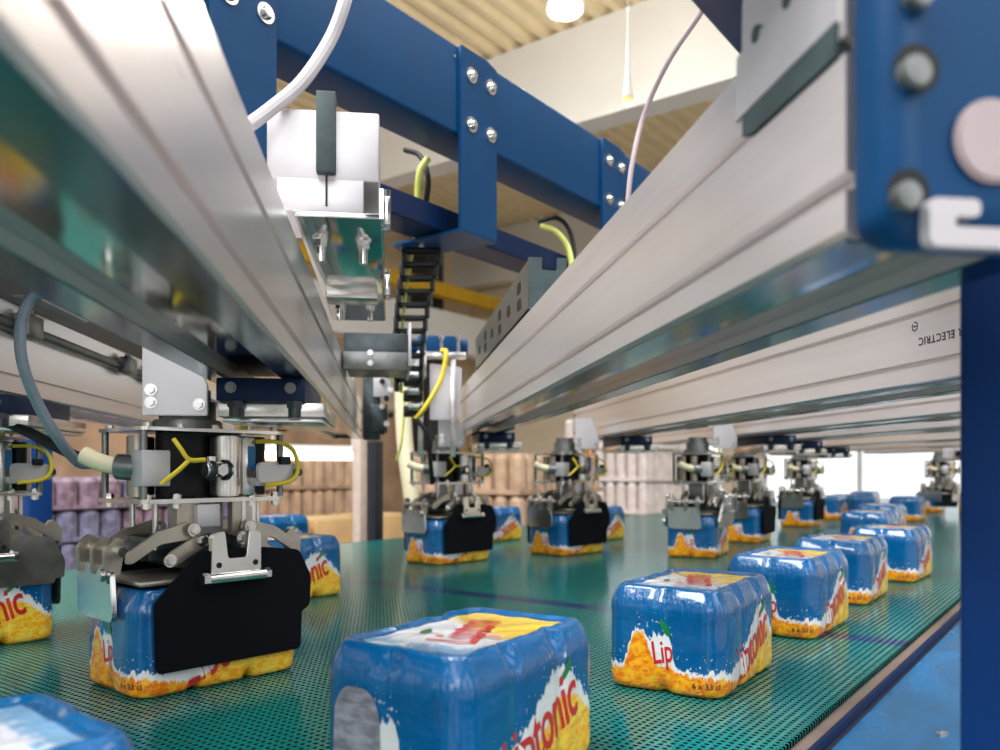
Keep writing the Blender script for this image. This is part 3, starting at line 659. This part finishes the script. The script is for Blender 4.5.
def gripper(x, y, key, label, first=False, steel=False, turn=0.):
    g = g0 if first else dup(g0)
    g.location = (x, y, 0); g.rotation_euler.z = M_ANG; g['label'] = label; g['group'] = 'pack grippers under the axes'
    d = (BEAMS[key][0]-MS*y-x)*math.cos(M_ANG)-.017
    for c in g.children:
        n = c.name.split('.')[0]
        if n.startswith('carriage') : c.location.x += d
        if n.startswith('bracket'): c.location.x += d*.75 if d > 0 else d-.005
    for c in g.children:
        if abs(c.rotation_euler.z) > .01: c.rotation_euler.z += turn
    if steel:
        for c in g.children:
            if c.name.startswith('side_jaw'):
                me = c.data.copy(); me.materials[0] = MATS['steel']; c.data = me; c['label'] = 'mirror steel jaw plate'
                for v in me.vertices:
                    if v.co.z < .1: v.co.z = .088+(v.co.z-.03)*.15
    return g
gripper(-.387, 1.045, 'L1', 'large detailed steel gripper clasping a pack with a black jaw plate', True)
place(-.387, 1.045, GA, 'can pack clasped in the large gripper behind the black jaw plate', HELDG)
gripper(-.808, 1.235, 'L2', 'gripper cut off by the left edge of the view', steel=True)
place(-.808, 1.235, GA, 'can pack in the gripper cut off by the left edge', HELDG)
gripper(-.15, 2.355, 'R1', 'gripper with black jaw below the far end of the bright axis')
place(-.15, 2.355, GA, 'can pack in the gripper below the far end of the bright axis', HELDG)
gripper(.209, 2.59, 'R2', 'gripper with black jaw below the end of the lettered axis')
place(.209, 2.59, GA, 'can pack in the gripper below the end of the lettered axis', HELDG)
gripper(.61, 2.53, 'R3', 'steel-jawed gripper behind the second pack of the row', steel=True, turn=RA(15))
place(.61, 2.53, GA+RA(15), 'can pack in the steel-jawed gripper behind the second pack', HELDG)
gripper(.905, 3.03, 'R4', 'gripper right behind the steel-jawed one, darker and smaller', turn=RA(12))
place(.905, 3.03, GA+RA(12), 'can pack in the smaller gripper behind the steel-jawed one', HELDG)
gripper(1.408, 3.85, 'R5', 'small far gripper above the third pack of the row', turn=RA(10))
place(1.408, 3.85, GA+RA(10), 'can pack in the small far gripper above the third pack', HELDG)
gripper(2.46, 4.6, 'R7', 'small far gripper touching the blue column in view', steel=True)
# ------------------------------------------------------------------ hall
DL, TF, FZ, CZ = 10., 12.5, -.9, ZC+4.4
def W(t, n, z): return BD*t+CD*n+Vector((0, 0, z))
def slab(bm, t0, t1, n0, n1, z0, z1):
    c = W((t0+t1)/2, (n0+n1)/2, (z0+z1)/2); box(bm, c, (t1-t0, n1-n0, z1-z0), 0, Matrix.Rotation(B_ANG, 3, 'Z'))
bm = bmesh.new(); slab(bm, -6, TF+.2, -14, DL+.2, FZ-.1, FZ); struct('floor', bm, 'floor_grey')
bm = bmesh.new(); slab(bm, -2, TF, DL, DL+.2, FZ+2.2, CZ); struct('wall_left', bm, 'hall_wall')
bm = bmesh.new(); slab(bm, -2, TF, DL-.02, DL+.2, FZ, FZ+2.2); struct('wall_left_base', bm, 'hall_brown')
# far wall with windows
WINS = [(-1.6, 1.2), (1.5, 4.3), (4.9, 7.2)]
bm = bmesh.new(); edges = [-14]+[e for wn in WINS for e in wn]+[DL]
for a, b in zip(edges[::2], edges[1::2]): slab(bm, TF, TF+.2, a, b, FZ, CZ)
for a, b in WINS: slab(bm, TF, TF+.2, a, b, 2.6, CZ); slab(bm, TF, TF+.2, a, b, FZ, FZ+.15)
struct('wall_far', bm, 'hall_wall')
for i, (a, b) in enumerate(WINS):
    bm = bmesh.new()
    for y in (a+.03, (a+b)/2, b-.03): slab(bm, TF+.05, TF+.13, y-.03, y+.03, FZ+.15, 2.6)
    for z in (FZ+.18, 1.0, 2.57): slab(bm, TF+.05, TF+.13, a, b, z-.03, z+.03)
    o = struct('window_%d' % (i+1), bm, 'white_steel')
    bm = bmesh.new(); slab(bm, TF+.085, TF+.095, a, b, FZ+.15, 2.6); g = obj('glass', bm, 'window_glass', o)
# ceiling: corrugated deck, ribs along the conveyor
bm = bmesh.new(); n = -10.; pt = .21; prof = []
while n < DL: prof += [(n, CZ+.06), (n+.08, CZ+.06), (n+.11, CZ), (n+.18, CZ)]; n += pt
va = [[bm.verts.new(W(t, a, z)) for a, z in prof] for t in (3.0, TF)]
for i in range(len(prof)-1): bm.faces.new((va[0][i], va[0][i+1], va[1][i+1], va[1][i]))
struct('ceiling', bm, 'deck')
for i, t in enumerate((7.0, 12.0)):
    bm = bmesh.new(); slab(bm, t, t+.25, -10, DL, CZ-.95, CZ); slab(bm, t-.03, t+.27, -10, DL, CZ-.98, CZ-.95)
    struct('trim_%d' % (i+1), bm, 'white_steel')
bm = bmesh.new(); slab(bm, 2, TF, DL-.95, DL-.75, 3.2, 3.42); o = obj('crane_rail', bm, 'crane_yellow'); tag(o, 'yellow crane rail along the hall wall', 'rail')
bm = bmesh.new(); slab(bm, 2, TF, DL-1.3, DL-1.0, 2.2, 2.85); o = obj('white_duct', bm, 'white_steel'); tag(o, 'white duct running below the yellow crane rail', 'duct')
bm = bmesh.new(); slab(bm, 10.6, 11.0, DL-.6, DL-.2, FZ, CZ-.3); o = obj('hall_column', bm, 'dark_steel'); tag(o, 'dark grey hall column at the wall by the crane rail', 'column')
def lamp(p, r, label, m='lamp_glow', pw=0):
    o = thing('pendant_lamp', label, 'lamp', p)
    def f(bm):
        cyl(bm, (0, 0, .02), (0, 0, .22), r*1.02, 24, r*.35); cyl(bm, (0, 0, .22), (0, 0, .4), r*.3, 16)
    one('lamp_shade', f, 'white_steel', o); one('bulb', lambda bm: cyl(bm, (0, 0, -.03), (0, 0, .015), r, 24, bev=.01), m, o)
    one('rod', lambda bm: cyl(bm, (0, 0, .4), (0, 0, CZ-p.z), r*.1, 8), 'white_steel', o)
    l = bpy.data.lights.new('lamp_light', 'POINT'); l.energy = pw or 60; l.shadow_soft_size = r; l.color = (1, .95, .88)
    lo = bpy.data.objects.new('lamp_light', l); COL.objects.link(lo); lo.parent = o; lo.location = (0, 0, -.12)
    return o
lamp(P(565, 8, 6.2), .13, 'bright round pendant lamp under the corrugated ceiling')
lamp(P(628, 100, 6.0), .035, 'small yellowish pendant lamp before the white girder', 'amber_glow', 4)
# strip lights, posts, cartons and stacks beyond the belt
def strip(u0, u1, v, Y, label):
    a, b = P(u0, v, Y), P(u1, v, Y+.4); o = thing('strip_light', label, 'lamp', (a+b)/2, math.atan2(b.y-a.y, b.x-a.x)); L = (b-a).length
    one('tube', lambda bm: cyl(bm, (-L/2, 0, 0), (L/2, 0, 0), .03, 12), 'tube_glow', o)
    one('tray', lambda bm: prism(bm, [(-.06, .03), (.06, .03), (.03, .08), (-.03, .08)], -L/2, L/2, 'yz'), 'white_steel', o)
    [one('hanger_rod', lambda bm: cyl(bm, (s*L*.4, 0, .08), (s*L*.4, 0, .9), .008, 8), 'white_steel', o) for s in (-1, 1)]
strip(262, 362, 456, 6.0, 'warm fluorescent strip light glowing behind the big gripper')
def post(u, Y, wd, z1, m, label):
    p = P(u, 470, Y); o = thing('guard_post', label, 'post', (p.x, p.y, FZ), B_ANG, 'guard posts beyond the belt')
    one('upright', lambda bm: box(bm, (0, 0, (z1-FZ)/2), (wd, wd, z1-FZ), .004), m, o)
    one('foot_plate', lambda bm: box(bm, (0, 0, .006), (wd*2, wd*2, .012)), m, o)
post(375, 3.45, .05, ZC+.12, 'post_dark', 'dark guard post standing beyond the belt below the axis end')
post(360, 3.75, .05, ZC+.14, 'post_pale', 'pale guard post just left of the dark one')
o = one('cream_duct', lambda bm: (tube(bm, [P(402, 330, 3.5), P(404, 430, 3.5), P(412, 500, 3.5), P(418, 560, 3.55), P(419, 745, 3.55)], .035, 16)), 'cream'); tag(o, 'cream flexible duct hanging left of the gripper under the middle', 'duct')
def carton(x, y, z, s, m, label, grp):
    o = thing('carton', label, 'carton', (x, y, z), B_ANG, grp)
    one('box', lambda bm: box(bm, (0, 0, s[2]/2), s, .004), m, o)
    one('tape', lambda bm: box(bm, (0, 0, s[2]), (s[0]+.001, .05, .0015)), 'cream', o)
def pallet(x, y, wx, wy, label):
    o = thing('pallet', label, 'pallet', (x, y, FZ), B_ANG, 'wooden pallets')
    for k in range(5): one('board', lambda bm: box(bm, (0, (k-2)*wy/4.4, .13), (wx, .1, .022)), 'pallet_wood', o)
    for k in range(3): one('bearer', lambda bm: box(bm, ((k-1)*(wx/2-.05), 0, .06), (.09, wy, .118)), 'pallet_wood', o)
def bottles(bm, s, nx, ny, r):
    box(bm, (0, 0, s[2]*.06), (s[0], s[1], s[2]*.12))
    for i in range(nx):
        for j in range(ny):
            a, b = -s[0]/2+(i+.5)*s[0]/nx, -s[1]/2+(j+.5)*s[1]/ny
            cyl(bm, (a, b, .0), (a, b, s[2]*.86), r, 10); cyl(bm, (a, b, s[2]*.86), (a, b, s[2]*.99), r, 10, r*.7)
PLACE = ['bottom', 'second', 'third', 'fourth', 'fifth', 'sixth', 'topmost']
def trays(u, Y, nz, s, mats, kind, where, base=True, nx=4, ny=3):
    p = P(u, 470, Y); n0 = .142
    if base: pallet(p.x, p.y, s[0]*2.05, s[1]*2.05, 'wooden pallet under the '+where)
    proto = None
    for k in range(nz):
        for i, (dx_, dy_) in enumerate(((-.5, -.5), (.5, -.5), (-.5, .5), (.5, .5))):
            q = Vector((p.x, p.y, 0))+BD*(dx_*s[0]*1.02)+CD*(dy_*s[1]*1.02)
            lab = '%s tray, %s layer of the %s, %s' % (kind, PLACE[k], where, ('near', 'right', 'left', 'rear')[i]+' corner')
            m = mats[(k+i) % len(mats)]
            bm = bmesh.new(); bottles(bm, s, nx, ny, s[0]/nx*.5); o = obj('wrapped_tray', bm, m); o.location = (q.x, q.y, FZ+n0+k*(s[2]+.004)); o.rotation_euler.z = B_ANG
            tag(o, lab, 'tray', kind+' trays in the '+where)
trays(92, 4.6, 6, (.46, .36, .16), ['tray_film', 'tray_film', 'tray_film_red'], 'purple can', 'stack behind the left grippers')
trays(170, 6.3, 6, (.46, .36, .16), ['tray_film', 'tray_film'], 'violet can', 'stack behind the big gripper')
trays(508, 6.2, 4, (.55, .5, .28), ['brown_film'], 'brown bottle', 'stack between the middle grippers', nx=5, ny=4)
trays(268, 7.4, 4, (.6, .5, .28), ['brown_film'], 'tan bottle', 'stack under the strip light', nx=5, ny=4)
trays(628, 8.2, 5, (.5, .45, .3), ['bottle_film'], 'clear bottle', 'stack beside the steel-jawed gripper', nx=5, ny=4)
pallet(*P(318, 470, 5.0).xy, 1.3, .52, 'wooden pallet under the yellow cartons')
q = P(318, 470, 5.0)
for k, (t, z, s) in enumerate(((-.5, 0, .48), (0., 0, .48), (.5, 0, .48), (-.5, .37, .45), (0, .37, .45), (.5, .37, .4))):
    c_ = q+BD*t
    carton(c_.x, c_.y, FZ+.142+z, (s, .5, .36), 'carton', ('bottom' if z == 0 else 'upper')+' brown yellow carton on the pallet past the belt, '+('left', 'middle', 'right')[k % 3], 'cartons on the pallet')
o = BOTTLE(); o.data.transform(Matrix.Scale(KP, 4)); o['label'] = 'grey arched picture on the short side'
for q in list(p1.children):
    if q.name.split('.')[0] in ('end_word', 'end_leaf'): bpy.data.objects.remove(q)
